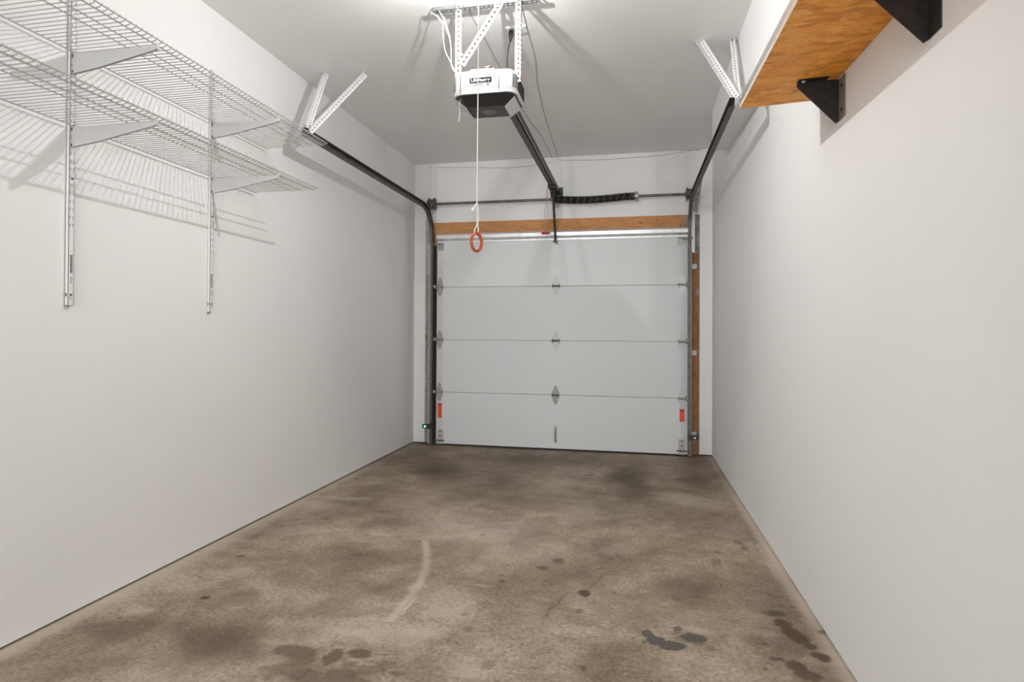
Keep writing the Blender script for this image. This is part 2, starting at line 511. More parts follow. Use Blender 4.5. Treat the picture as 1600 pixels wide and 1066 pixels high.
def stroke(A, pts, r, s, X, Y):
    pts = smoothpath([(a, b, 0) for a, b in pts], 8)
    d = np.full_like(GX, 9)
    for a, b in zip(pts[:-1], pts[1:]):
        ax, ay = a.x, a.y; bx, by = b.x, b.y
        L2 = (bx - ax) ** 2 + (by - ay) ** 2 + 1e-9
        t = np.clip(((X - ax) * (bx - ax) + (Y - ay) * (by - ay)) / L2, 0, 1)
        d = np.minimum(d, np.hypot(X - ax - t * (bx - ax), Y - ay - t * (by - ay)))
    A[:] = np.maximum(A, s * np.clip(1.3 - d / r, 0, 1))


stroke(light, SW, .022, .6, GX, GY)
stroke(light, SW2, .006, .8, GX, GY)
stroke(dark, CR, .006, .45, sx_, sy_)
stroke(dark, [(-1.2, 3.6), (-1.0, 3.5), (-.8, 3.55)], .004, .2, sx_, sy_)
# wear at large scale, and a tone darker towards the door
big = fbm(GX * 1.0, GY * .8, 1.7, 21)
dark += np.clip(big - .52, 0, 1) * 1.1
light += np.clip(.47 - big, 0, 1) * .9
streak = fbm(GX * 1.2, GY * 3.0, 2.2, 33)
light += np.clip(streak - .60, 0, 1) * .9
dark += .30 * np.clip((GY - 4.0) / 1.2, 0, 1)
# pale mineral bloom along both walls
e = fbm(GX, GY, 5, 44)
light += np.clip(1 - (XR - GX) / (.03 + .08 * e), 0, 1) * .95 * (e > .3)
light += np.clip(1 - (GX - XL) / (.05 + .14 * e), 0, 1) * .8
dark = np.clip(dark, 0, 1); light = np.clip(light, 0, 1)
me = bpy.data.meshes.new('floor')
me.vertices.add(nx * ny)
co = np.stack([GX, GY, np.zeros_like(GX)], -1).reshape(-1)
me.vertices.foreach_set('co', co)
idx = np.arange(nx * ny).reshape(ny, nx)
q = np.stack([idx[:-1, :-1], idx[:-1, 1:], idx[1:, 1:], idx[1:, :-1]], -1).reshape(-1)
nf = (nx - 1) * (ny - 1)
me.loops.add(nf * 4); me.loops.foreach_set('vertex_index', q)
me.polygons.add(nf); me.polygons.foreach_set('loop_start', np.arange(nf) * 4)
me.update(calc_edges=True); me.validate()
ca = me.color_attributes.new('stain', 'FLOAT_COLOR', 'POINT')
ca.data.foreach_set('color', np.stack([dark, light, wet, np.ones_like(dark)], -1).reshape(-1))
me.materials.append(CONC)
fl = bpy.data.objects.new('floor', me); C.objects.link(fl); fl['kind'] = 'structure'

# ------------------------------------------------------------------ setting: shell
T = .12
GAP = .011
struct('wall_left', B((XL - T, YB, GAP), (XL, D + T, H)), WALL)
struct('wall_right', B((XR, YB, GAP), (XR + T, D + T, H)), WALL)
struct('ceiling', B((XL - T, YB, H), (XR + T, D + T, H + .1)), CEIL)
# dark gap under the drywall, a sill strip set back
struct('baseboard_left', B((XL - .10, YB, .0), (XL - .018, D, GAP)), DARK, label='dark gap under the drywall along the left wall')
struct('baseboard_right', B((XR + .018, YB, .0), (XR + .10, D, GAP)), DARK, label='dark gap under the drywall along the right wall')
OX0, OX1, OZ = -2.047, .604, 2.235
fw = MB().box((XL, D, GAP), (OX0, D + T, H)).box((OX1, D, GAP), (XR, D + T, H)).box((OX0, D, OZ), (OX1, D + T, H))
struct('wall_front', fw, WALL)
rw = MB().box((XL, YB - T, 0), (-2.0, YB, H)).box((.5, YB - T, 0), (XR, YB, H)).box((-2.0, YB - T, 2.4), (.5, YB, H))
struct('wall_rear', rw, WALL)
struct('trim_1', MB().prism([(YB, 2.377), (1.5, 2.377), (5.02, 2.530), (5.02, H), (YB, H)], 'x', .59, XR), WALL, label='boxed soffit along the top of the right wall')
# painted backing boards on the end wall
struct('trim_2', B((-2.043, D - .012, OZ + .004), (-1.942, D, H - .002)), TRIMP, label='painted backing board at the left above the door')
struct('trim_3', B((-.784, D - .012, OZ + .002), (-.672, D, H - .002)), TRIMP, label='painted backing board in the middle above the door')
struct('trim_4', B((.468, D - .012, OZ), (.610, D, H - .002)), TRIMP, label='painted backing board at the right above the door')
# rough lumber round the opening
struct('trim_5', B((-1.985, D - .005, 2.085), (.4655, D + .035, OZ)), HEADER, label='bare lumber header above the garage door')
struct('trim_9', B((-1.985, D - .004, 2.001), (-1.90, D + .03, 2.084)), HEADER, label='stub of inner jamb lumber at the upper left corner')
struct('trim_6', B((-2.055, D - .018, .012), (-1.985, D + .03, 2.25)), JAMBL, label='weathered jamb board left of the garage door')
struct('trim_7', B((.466, D - .004, .012), (.601, D + .03, 1.87)), JAMBR, label='bare brown jamb board right of the garage door')
struct('trim_10', B((.4665, D - .006, 1.871), (.604, D + .03, OZ - .001)), JAMBL, label='weathered stub above the bare brown jamb board')
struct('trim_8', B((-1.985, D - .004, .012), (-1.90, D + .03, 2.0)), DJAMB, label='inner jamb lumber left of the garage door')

# ------------------------------------------------------------------ garage door
YD = 6.0
dx0, dx1 = -1.917, .4977
zj = [.014, .530, 1.052, 1.577, 2.103]
gd = thing('garage_door', 'white insulated sectional garage door of four flat panels', 'garage door', (-.71, YD + .02, 0))
for i in range(4):
    z0, z1 = zj[i], zj[i + 1]
    g = .0011
    pts = [(YD, z0 + g + .004), (YD + .004, z0 + g), (YD + .042, z0 + g), (YD + .042, z1 - g), (YD + .004, z1 - g), (YD, z1 - g - .004)]
    MB().prism(pts, 'x', dx0, dx1).build('panel', DOORW, gd)
    # end stiles: thin folded plates
    e = MB()
    for a, b in ((dx0 - .001, dx0 + .062), (dx1 - .062, dx1 + .001)):
        e.box((a, YD - .0015, z0 + .006), (b, YD, z1 - .006))
    e.build('end_stile', mat('door_end_stile', (.66, .67, .68), .5) if i == 0 else bpy.data.materials['door_end_stile'], gd)
    sc = MB()
    for x in (dx0 + .035, dx1 - .035):
        for z in (z0 + .16, z1 - .14):
            sc.tube([(x, YD - .006, z), (x, YD, z)], .005, 8)
    sc.build('screw', GALV, gd)
MB().box((dx0, YD + .002, .002), (dx1, YD + .04, .0165)).build('bottom_seal', RUBBER, gd)
# stiffening strut across the top panel
prof = [(YD, 2.110), (YD - .012, 2.110), (YD - .016, 2.104), (YD - .048, 2.094), (YD - .052, 2.088), (YD - .052, 2.056), (YD - .048, 2.050),
        (YD - .016, 2.040), (YD - .012, 2.036), (YD - .012, 2.022), (YD, 2.022)]
MB().prism(prof, 'x', dx0 + .005, dx1 - .005).build('stiffening_strut', ZINC, gd, label='bright steel strut across the top panel')


def hinge(x, z, mt, roller=0, lab=None):
    h = MB()
    for s in (1, -1):
        pts = [(x - .028, z + s * .010), (x - .032, z + s * .026), (x - .026, z + s * .048), (x - .012, z + s * .084), (x, z + s * .096), (x + .012, z + s * .084), (x + .026, z + s * .048), (x + .032, z + s * .026), (x + .028, z + s * .010)]
        h.prism(pts, 'y', YD - .0045, YD - .0015)
    for s in (1, -1):
        for k in (.035, .068):
            h.tube([(x, YD - .009, z + s * k), (x, YD - .004, z + s * k)], .0055, 6)
    o = h.build('hinge', mt, gd, label=lab)
    kn = MB()
    kn.tube([(x - .036, YD - .016, z), (x + .036, YD - .016, z)], .0075, 8)
    for s in (-1, 1):
        kn.prism([(YD - .026, z - .012), (YD - .026, z + .012), (YD - .002, z + .024), (YD - .002, z - .024)], 'x', x + s * .032 - .0015, x + s * .032 + .0015)
    kn.build('knuckle', DRUM if roller == 0 else GALV, o, smooth=True)
    if roller:
        r = MB()
        r.tube([(x - roller * .045, YD - .032, z + .004), (x + roller * .050, YD - .032, z + .004)], .0055, 8)
        r.tube([(x + roller * .036, YD - .032, z + .004), (x + roller * .052, YD - .032, z + .004)], .021, 14)
        r.build('roller', GALV, o, smooth=True)


PALEH = mat('pale_hinge', (.64, .65, .66), .6)
GREYH = metal('grey_hinge', (.38, .38, .385), .6, 0, .2, 60)
HW = mat('hinge_white', (.78, .79, .80), .4)
for k, z in enumerate(zj[1:4]):
    hinge(-.722, z, [GREYH, PALEH, PALEH][k], 0, 'grey centre hinge' if k == 0 else None)
    hinge(-1.886, z, GREYH, -1)
    hinge(.447, z, [PALEH, PALEH, HW][k], 1, 'bright white hinge' if k == 2 else None)
for x, s in ((-1.885, -1), (.44, 1)):
    t = MB()
    t.box((x - .035, YD - .004, 1.945), (x + .035, YD - .0015, 2.015)).box((x - .035, YD - .04, 2.008), (x + .04 * (s > 0) + .035 * (s < 0), YD, 2.014))
    t.box((x - .035, YD - .022, 1.98), (x + .035, YD - .004, 1.99)).box((x - .035, YD - .022, 1.955), (x + .035, YD - .004, 1.965))
    t.tube([(x, YD - .035, 2.0), (x + s * .092, YD - .035, 2.0)], .0055, 8).tube([(x + s * .078, YD - .035, 2.0), (x + s * .094, YD - .035, 2.0)], .02, 14)
    t.build('top_roller_bracket', GALV, gd)
    b = MB()
    bx = -1.874 if s < 0 else .4445
    b.box((bx - .03, YD - .005, .016), (bx + .03, YD - .0015, .155)).box((bx - .03, YD - .018, .016), (bx + .03, YD - .002, .03))
    bo = b.build('bottom_bracket', mat('bottom_bracket_plate', (.50, .47, .43), .55, .2) if s < 0 else bpy.data.materials['bottom_bracket_plate'], gd)
    b = MB()
    for z in (.045, .095, .14):
        b.tube([(bx, YD - .012, z), (bx, YD - .004, z)], .008, 6)
    b.tube([(bx - s * .05, YD - .03, .052), (bx + s * .06, YD - .03, .052)], .0055, 8)
    b.build('bolt', DRUM, bo)
# orange warning labels, blank lines of print
for xa, xb, za, zb, nm in ((-1.902, -1.860, .272, .418, 'orange warning sticker at the left edge'), (.424, .468, .316, .432, 'orange warning sticker at the right edge')):
    o = B((xa, YD - .0026, za), (xb, YD - .0016, zb)).build('warning_label', LBL, gd, label=nm)
    q = MB()
    q.box((xa + .004, YD - .003, zb - .022), (xb - .004, YD - .0026, zb - .004))
    q.build('label_heading', mat('label_heading_ink', (.35, .04, .02), .5), o)
if True:   # two hooks of wire over the right sticker
    q = MB()
    q.tube([(.424, YD - .006, .455), (.430, YD - .006, .440), (.440, YD - .006, .432)], .002, 6)
    q.tube([(.470, YD - .006, .455), (.464, YD - .006, .440), (.455, YD - .006, .432)], .002, 6)
    q.build('clip', GALV, gd)
# pull handle
ph = MB()
ph.tube(smoothpath([(-.719, YD - .006, .220), (-.719, YD - .030, .205), (-.719, YD - .038, .155), (-.719, YD - .030, .105), (-.719, YD - .006, .085)], 6), [.008] * 12 + [.010] * 2 + [.008] * 11, 8)
for z in (.222, .084):
    ph.tube([(-.719, YD - .008, z), (-.719, YD - .001, z)], .016, 12)
ph.build('pull_handle', GALV, gd, smooth=True, label='small steel lift handle')
ab = MB()
ab.box((-.735, YD - .006, 1.945), (-.69, YD - .0015, 2.03)).prism([(YD - .055, 1.99), (YD - .055, 2.01), (YD - .004, 2.02), (YD - .004, 1.975)], 'x', -.727, -.722)
ab.prism([(YD - .055, 1.99), (YD - .055, 2.01), (YD - .004, 2.02), (YD - .004, 1.975)], 'x', -.712, -.707)
ab.build('arm_bracket', GALV, gd)


# ------------------------------------------------------------------ door tracks
def door_track(name, xo, s, lab, yend):
    """xo: web plane (outer side), s: +1 opens to +x"""
    t = thing(name, lab, 'track', (xo, 5.95, 0), 'garage door tracks')
    R = .30; yv, zh = 5.965, 2.348
    fr = []
    fr.append(((xo, yv, .012), (s, 0, 0), (0, 1, 0)))
    fr.append(((xo, yv, zh - R), (s, 0, 0), (0, 1, 0)))
    for k in range(1, 13):
        a = math.pi / 2 * k / 12
        fr.append(((xo, yv - R + R * math.cos(a), zh - R + R * math.sin(a)), (s, 0, 0), (0, math.cos(a), math.sin(a))))
    fr.append(((xo, yend, zh), (s, 0, 0), (0, 0, 1)))
    th, hw, fl = .0022, .026, .027
    prof = [(0, -hw), (fl, -hw), (fl, -hw + .007), (fl - th, -hw + .007), (fl - th, -hw + th), (th, -hw + th), (th, hw - th), (fl - th, hw - th), (fl - th, hw - .007), (fl, hw - .007), (fl, hw), (0, hw)]
    MB().sweep(fr, prof).build('rail', TRACK, t)
    # wall angle beside the vertical part
    a = MB()
    a.box((xo - s * .012, yv - .020, .02) if s > 0 else (xo, yv - .020, .02), (xo, yv + .08, 2.0) if s > 0 else (xo + .004, yv + .08, 2.0))
    a.build('wall_angle', mat('angle_edge', (.50, .45, .38), .5, .2) if s > 0 else bpy.data.materials['angle_edge'], t)
    return t


trl = door_track('door_track', -1.972, 1, 'dark steel door track curving along the left wall', 3.46)
trr = door_track('door_track', .520, -1, 'dark steel door track curving along the right wall', 3.46)
for x, par in ((-2.0, trl), (.555, trr)):
    for z in (.20, .95, 1.75):
        k = MB(); s = -1 if x < 0 else 1
        k.box((x - .022, D - .024, z - .022), (x + .022, D - .0185, z + .022))
        k.tube([(x, D - .030, z), (x, D - .024, z)], .007, 6)
        k.build('jamb_bracket', LBLW if (x > 0 and z == .95) else GALV, par)
# white angle at the right track, punched flag behind
a = MB()
a.prism([(5.925, 1.86), (5.925, 2.16), (5.90, 2.34), (5.955, 2.34), (5.955, 1.86)], 'x', .546, .549)
a.box((.520, 5.952, 1.87), (.549, 5.955, 2.30))
a.build('mounting_angle', WSTRUT, trr, label='white angle plate')
a = MB()
a.holed((.530, 5.93, 2.24), (.01, -.9, .43), (1, 0, 0), (0, .43, .9), .55, .038, .003, .0275, .014, .010)
a.build('punched_strap', GALV, trr)
a = MB()
a.holed((-2.02, 5.955, 1.7), (0, 0, 1), (1, 0, 0), (0, 1, 0), .70, .036, .003, .0275, .012, .010)
a.build('punched_strap', GALV, trl)


# ------------------------------------------------------------------ punched angle struts
def angle_strut(mb, p0, p1, wdir, w=.034, th=.0025, pitch=.0254):
    p0, p1 = Vector(p0), Vector(p1)
    du = (p1 - p0).normalized()
    wd = Vector(wdir); wd = (wd - du * wd.dot(du)).normalized()
    nd = du.cross(wd).normalized()
    Ln = (p1 - p0).length
    mb.holed(p0, du, wd, nd, Ln, w, th, pitch, .0115, .0095, 1, .006, .006)
    mb.holed(p0 + nd * th, du, nd, wd, Ln, w - th, th, pitch, .0115, .0095, 1, .006, .006)
    return mb


def strut_thing(p0, p1, wdir, lab, w=.034, name='track_hanger'):
    t = thing(name, lab, 'bracket', p0, 'punched angle hangers of the door tracks')
    angle_strut(MB(), p0, p1, wdir, w).build('angle_iron', WSTRUT, t)
    p0, p1 = Vector(p0), Vector(p1)
    du = (p1 - p0).normalized(); wd = Vector(wdir); wd = (wd - du * wd.dot(du)).normalized(); nd = du.cross(wd)
    for p in (p0 + du * .02, p1 - du * .02):
        c = p + wd * .017
        MB().tube([c - nd * .008, c + nd * .004], .008, 6).build('bolt', GALV, t)
    return t


strut_thing((-1.975, 3.50, 2.370), (-2.004, 3.79, H - .002), (.35, -1, 0), 'short white punched strut rising from the left track end', .032)
strut_thing((-1.955, 3.50, 2.370), (-1.735, 3.815, H - .002), (.6, -.8, 0), 'long slanting white punched strut, right one at the left track end', .034)
strut_thing((.525, 3.50, 2.372), (.372, 3.815, H - .002), (-.6, -.8, 0), 'slanting white punched strut nearer the opener, at the right track end', .034)
strut_thing((.53, 3.50, 2.372), (.545, 3.82, H - .002), (.7, -.7, 0), 'white punched strut close beside the soffit, at the right track end', .032)

# ------------------------------------------------------------------ torsion shaft
SY, SZ = 5.955, 2.405
ts = thing('torsion_spring_assembly', 'long steel shaft with torsion spring and cable drums above the door', 'garage door spring', (-.72, D, SZ - .09))
MB().tube([(-2.075, SY, SZ), (.585, SY, SZ)], .0125, 12).build('shaft', SHAFT, ts, smooth=True)
for x, s in ((-1.955, 1), (.503, -1)):
    prof = [(-.034, .058), (-.028, .060), (-.026, .046), (.016, .046), (.018, .062), (.026, .062), (.030, .040), (.036, .024), (.036, .0), (-.034, .0)]
    n = 24; mb = MB(); v = []
    for a, r in prof:
        for k in range(n):
            an = 2 * math.pi * k / n
            v.append((x + s * a, SY + r * math.cos(an), SZ + r * math.sin(an)))
    f = [(i * n + k, i * n + (k + 1) % n, (i + 1) * n + (k + 1) % n, (i + 1) * n + k) for i in range(len(prof) - 1) for k in range(n)]
    mb.add(v, f)
    mb.build('cable_drum', DRUM, ts, smooth=True)
    # bearing plate: triangular with a return to the wall
    xp = x + s * -.052
    p = MB()
    p.prism([(D - .01, SZ + .075), (SY - .03, SZ + .03), (SY - .03, SZ - .03), (D - .01, SZ - .16)], 'x', xp - .0015, xp + .0015)
    p.box((min(xp, xp - s * .03), D - .016, SZ - .16), (max(xp, xp - s * .03), D - .0125, SZ + .075))
    p.build('end_bearing_plate', GALV, ts)
    MB().tube([(x + s * .03, SY - .046, SZ), (x + s * -.0 - .012 * s, SY + .0, .06 + .0)] if False else [(x - s * .0, SY - .047, SZ), (x - s * .012, YD - .035, .06)], .0016, 6).build('lift_cable', GALV, ts)
# centre bracket
cb = MB()
cb.box((-.765, D - .018, SZ - .065), (-.69, D - .0125, SZ + .065)).prism([(D - .014, SZ + .05), (SY - .03, SZ + .022), (SY - .03, SZ - .03), (D - .014, SZ - .055)], 'x', -.752, -.747)
cb.tube([(-.757, SY, SZ), (-.742, SY, SZ)], .030, 16)
for z in (-.05, .05):
    cb.tube([(-.71, D - .028, SZ + z), (-.71, D - .018, SZ + z)], .008, 6)
cb.build('centre_bracket', GALV, ts)
# spring coils with slight sag, painted stripe
sx0, sx1 = -.735, .030


def sag(t): return -.020 * math.sin(math.pi * min(1, t * 1.15)) * (1 - .3 * t)


coils = 118; per = 10
pth = []
for i in range(coils * per + 1):
    t = i / (coils * per); an = 2 * math.pi * i / per
    pth.append((sx0 + (sx1 - sx0) * t, SY + .033 * math.cos(an), SZ + sag(t) + .033 * math.sin(an)))
MB().tube(pth, .0031, 5).build('spring', BLACKM, ts, smooth=True)
pth = []
for i in range(12 * 24 + 1):
    t = i / (12 * 24); an = -2 * math.pi * i / 24
    pth.append((sx0 + .01 + (sx1 - sx0 - .03) * t, SY + .0358 * math.cos(an), SZ + sag(t) + .0358 * math.sin(an)))
MB().tube(pth, .0022, 5).build('paint_stripe', mat('faded_grey_stripe', (.22, .22, .24), .7), ts, smooth=True)
MB().tube([(sx1 - .035, SY, SZ), (sx1 - .012, SY, SZ), (sx1 - .010, SY, SZ), (sx1 + .010, SY, SZ), (sx1 + .012, SY, SZ), (sx1 + .018, SY, SZ)], [.032, .034, .044, .044, .026, .026], 16).build('winding_cone', GALV, ts, smooth=True)

# ------------------------------------------------------------------ opener rail, trolley and arm
RX, RZ = -.735, 2.482
rail = thing('opener_rail', 'dark steel opener rail running from the motor unit to the end wall', 'opener rail', (RX, 3.2, RZ))
MB().box((RX - .020, 3.13, RZ - .004), (RX + .020, D - .07, RZ)).box((RX - .005, 3.13, RZ), (RX + .005, D - .07, RZ + .022)).box((RX - .017, 3.13, RZ + .022), (RX + .017, D - .07, RZ + .026)).build('t_rail', mat('rail_steel', (.085, .078, .07), .5, .3), rail)
MB().box((RX + .030, 3.2, RZ + .002), (RX + .0345, D - .10, RZ + .018)).build('drive_belt', mat('worn_belt', (.62, .61, .58), .6), rail, label='pale run of the drive belt')
MB().box((RX + .042, 3.2, RZ - .002), (RX + .048, D - .10, RZ + .020)).build('side_channel', BLKP, rail)
hb = MB()
hb.box((RX - .04, D - .10, RZ - .03), (RX - .036, D - .013, RZ + .035)).box((RX + .052, D - .10, RZ - .03), (RX + .056, D - .013, RZ + .035)).box((RX - .05, D - .019, RZ - .045), (RX + .07, D - .0125, RZ + .055))
hb.tube([(RX - .045, D - .075, RZ + .008), (RX + .062, D - .075, RZ + .008)], .022, 14)
hb.build('header_bracket', BLKP, rail)
tr = MB()
tr.box((RX - .028, 5.68, RZ - .028), (RX + .052, 5.80, RZ - .006)).box((RX - .034, 5.70, RZ - .012), (RX - .024, 5.78, RZ + .012)).box((RX - .014, 5.72, RZ - .05), (RX + .010, 5.76, RZ - .028))
tl = tr.build('trolley', BLKP, rail, bevel=.003)
arm = MB()
arm.prism([(5.728, 2.44), (5.755, 2.45), (YD - .040, 2.004), (YD - .062, 1.994)], 'x', RX + .002, RX + .022)
arm.tube([(RX - .010, YD - .048, 2.0), (RX + .034, YD - .048, 2.0)], .007, 8)
arm.build('door_arm', BLKP, rail)
rc = MB()
rc.tube(smoothpath([(RX - .045, 5.72, 2.46), (RX - .048, 5.72, 2.35), (RX - .060, 5.71, 2.20), (RX - .050, 5.71, 2.048)], 6), .0022, 6)
rc.tube(smoothpath([(RX - .035, 5.72, 2.46), (RX - .036, 5.72, 2.30), (RX - .044, 5.71, 2.048)], 6), .0022, 6)
r = rc.build('release_cord', mat('faded_red_cord', (.55, .28, .22), .8), rail)
MB().tube([(RX - .088, 5.71, 2.040), (RX - .080, 5.71, 2.044), (RX - .020, 5.71, 2.046), (RX - .012, 5.71, 2.042)], [.006, .012, .012, .006], 10).build('release_handle', REDP, r, smooth=True)


# ------------------------------------------------------------------ opener unit
def rrect(x0, x1, y0, y1, r, n=6):
    out = []
    for cx, cy, a0 in ((x1 - r, y0 + r, -90), (x1 - r, y1 - r, 0), (x0 + r, y1 - r, 90), (x0 + r, y0 + r, 180)):
        for k in range(n + 1):
            a = math.radians(a0 + 90 * k / n)
            out.append((cx + r * math.cos(a), cy + r * math.sin(a)))
    return out


def loft(layers):
    """layers of (poly, z)"""
    n = len(layers[0][0]); v = []; f = []
    for p, z in layers:
        v += [(a, b, z) for a, b in p]
    for i in range(len(layers) - 1):
        for k in range(n):
            f.append((i * n + k, i * n + (k + 1) % n, (i + 1) * n + (k + 1) % n, (i + 1) * n + k))
    f.append(tuple(range(n))[::-1]); f.append(tuple((len(layers) - 1) * n + k for k in range(n)))
    return MB().add(v, f)


ux0, ux1, uy0, uy1 = -.907, -.572, 3.048, 3.335
op = thing('garage_door_opener', 'white and black garage door opener motor unit hanging from the ceiling', 'garage door opener', (-.74, 3.19, 2.29))
cas = loft([(rrect(ux0, ux1, uy0, uy1, .06), 2.338), (rrect(ux0 + .001, ux1 - .001, uy0 + .001, uy1 - .001, .06), 2.345), (rrect(ux0 + .006, ux1 - .006, uy0 + .006, uy1 - .006, .057), 2.448), (rrect(ux0 + .018, ux1 - .018, uy0 + .018, uy1 - .018, .048), 2.460)])
cas.build('housing', HOUSE, op, smooth=True, label='white plastic cover')
# dark underside: frustum to a bottom plate
bx0, bx1, by0, by1 = -.842, -.650, 3.135, 3.300
loft([(rrect(bx0, bx1, by0, by1, .014), 2.300), (rrect(bx0 - .012, bx1 + .012, by0 - .012, by1 + .008, .02), 2.306), (rrect(ux0 + .014, ux1 - .014, uy0 + .014, uy1 - .014, .052), 2.337), (rrect(ux0 + .004, ux1 - .004, uy0 + .004, uy1 - .004, .058), 2.339)]).build('underside', BLKP, op)
MB().tube([(-.745, 3.215, 2.2995), (-.745, 3.215, 2.296)], [.040, .034], 20).build('underside_boss', GREYP, op)
# translucent side lenses on the sloped ends
for s in (1, -1):
    xo = ux1 - .016 if s > 0 else ux0 + .016
    xi = bx1 + .004 if s > 0 else bx0 - .004
    zo, zi = 2.334, 2.298
    v = [(xo, 3.105, zo), (xo, 3.29, zo), (xi, 3.30, zi), (xi, 3.14, zi)]
    v2 = [(a, b, c - .006) for a, b, c in v]
    MB().add(v + v2, [(0, 1, 2, 3), (7, 6, 5, 4), (0, 4, 5, 1), (1, 5, 6, 2), (2, 6, 7, 3), (3, 7, 4, 0)]).build('light_lens', LENS, op)
# cover seams, grilles
for x in (-.858, -.658):
    B((x - .0015, uy0 + .0015 - .003, 2.344), (x + .0015, uy0 + .012, 2.452)).build('cover_seam', GREYP, op)
for s in (1, -1):
    # front corner + side grille of vertical slats, following the side face
    xs_ = ux1 - .0035 if s > 0 else ux0 + .0035
    q = MB(); q.box((xs_ - .003, 3.105, 2.362), (xs_ + .003, 3.285, 2.438))
    gobj = q.build('side_grille', GREYP, op)
    q = MB()
    for k in range(14):
        y = 3.110 + k * .013
        q.box((xs_ + (.003 if s > 0 else -.0055), y, 2.364), (xs_ + (.0055 if s > 0 else -.003), y + .004, 2.436))
    for k in range(5):
        z = 2.366 + k * .016
        q.box((xs_ + (.003 if s > 0 else -.005), 3.105, z), (xs_ + (.005 if s > 0 else -.003), 3.285, z + .0035))
    q.build('grille_slats', BLKP, gobj)
    # the corner vent
    q = MB()
    cxx, cyy = (ux1 - .06 if s > 0 else ux0 + .06), uy0 + .06
    for k in range(4):
        a = math.radians((-8 - 12 * k) if s > 0 else (188 + 12 * k))
        px_, py_ = cxx + .0575 * math.cos(a), cyy + .0575 * math.sin(a)
        q.tube([(px_, py_, 2.366), (px_, py_, 2.434)], .0042, 6)
    q.build('corner_vent', GREYP, op)
MB().box((-.812, 3.07, 2.459), (-.690, 3.17, 2.470)).tube([(-.735, 3.10, 2.470), (-.735, 3.10, 2.478)], .018, 12).tube([(-.735, 3.10, 2.478), (-.735, 3.10, 2.482)], .010, 6).build('rail_mount', WSTRUT, op)
B((-.809, uy0 - .0005, 2.393), (-.697, uy0 + .006, 2.417)).build('name_plate', PLATE, op)


def text(body, size, x, z, y, M, parent, name, off=0.0, fit=None):
    cu = bpy.data.curves.new(name, 'FONT')
    cu.body = body; cu.size = size; cu.align_x = 'CENTER'; cu.align_y = 'CENTER'; cu.extrude = .0004; cu.offset = off
    t = bpy.data.objects.new(name, cu)
    C.objects.link(t)
    bpy.context.view_layer.update()
    dg = bpy.context.evaluated_depsgraph_get()
    me = bpy.data.meshes.new_from_object(t.evaluated_get(dg))
    bpy.data.objects.remove(t, do_unlink=True)
    if fit:
        wd = max(v.co.x for v in me.vertices) - min(v.co.x for v in me.vertices)
        for v in me.vertices: v.co.x *= fit / wd
    me.materials.clear(); me.materials.append(M)
    o = bpy.data.objects.new(name, me); C.objects.link(o)
    o.parent = parent
    o.rotation_euler = (math.radians(90), 0, 0)
    off_ = Vector((0, 0, 0)); q = parent
    while q: off_ += q.location; q = q.parent
    o.location = Vector((x, y, z)) - off_
    return o


text('LiftMaster', .023, -.753, 2.404, uy0 - .0012, HOUSE, op, 'name_lettering', .0007, .100)
text('BATTERY BACKUP', .007, -.765, 2.381, uy0 + .0002, mat('grey_print', (.35, .35, .36), .6), op, 'small_lettering', 0, .045)
MB().tube([(-.716, uy0 + .003, 2.381), (-.716, uy0 + .0, 2.381)], .0048, 10).build('round_mark', GREYP, op)
# thin antenna wire below
MB().tube(smoothpath([(-.867, 3.10, 2.345), (-.866, 3.08, 2.325), (-.871, 3.08, 2.28), (-.869, 3.08, 2.255), (-.874, 3.08, 2.215)], 5), .0016, 6).build('antenna_wire', TAN, op, label='short yellowed antenna wire dangling below')

# ------------------------------------------------------------------ hanger frame for the opener
hf = thing('opener_hanger_frame', 'white punched angle frame holding the opener to the ceiling', 'hanger frame', (-.73, 3.1, H))
angle_strut(MB(), (-.902, 3.10, 2.44), (-.902, 3.10, H - .004), (1, 0, 0), .034).build('vertical_angle', FRAME, hf)
angle_strut(MB(), (-.552, 3.10, 2.40), (-.552, 3.10, H - .004), (-1, 0, 0), .034).build('vertical_angle', FRAME, hf)
angle_strut(MB(), (-.880, 3.095, 2.52), (-.668, 3.095, H - .004), (1, 0, -.6), .038, .003).build('diagonal_strap', FRAME, hf)
angle_strut(MB(), (-1.03, 3.118, H - .038), (-.47, 3.118, H - .038), (0, 0, 1), .036).build('ceiling_angle', FRAME, hf)
for p in ((-.885, 3.093, 2.56), (-.886, 3.093, 2.80), (-.568, 3.093, 2.80), (-.690, 3.088, 2.80), (-.862, 3.088, 2.56)):
    MB().tube([p, (p[0], p[1] + .009, p[2])], .0075, 6).build('bolt', GALV, hf)

# ceiling lamp just above the frame
cl = thing('ceiling_light', 'bare bulb in a white porcelain holder on the ceiling above the opener', 'ceiling light', (LAMP[0], LAMP[1], H))
MB().tube([(*LAMP, H - .001), (*LAMP, H - .02), (*LAMP, H - .045)], [.055, .050, .026], 20).build('lamp_holder', HOUSE, cl, smooth=True)
MB().tube([(*LAMP, z) for z in (H - .044, H - .06, H - .09, H - .117)], [.016, .022, .018, .0095], 20).build('bulb_base', HOUSE, cl, smooth=True)
MB().tube([(*LAMP, z) for z in (H - .118, H - .124, H - .134, H - .143, H - .148, H - .1495)], [.0060, .0078, .0085, .0078, .005, .001], 16).build('bulb', BULB, cl, smooth=True)
BULB.node_tree.nodes['Principled BSDF'].inputs['Emission Strength'].default_value = 40

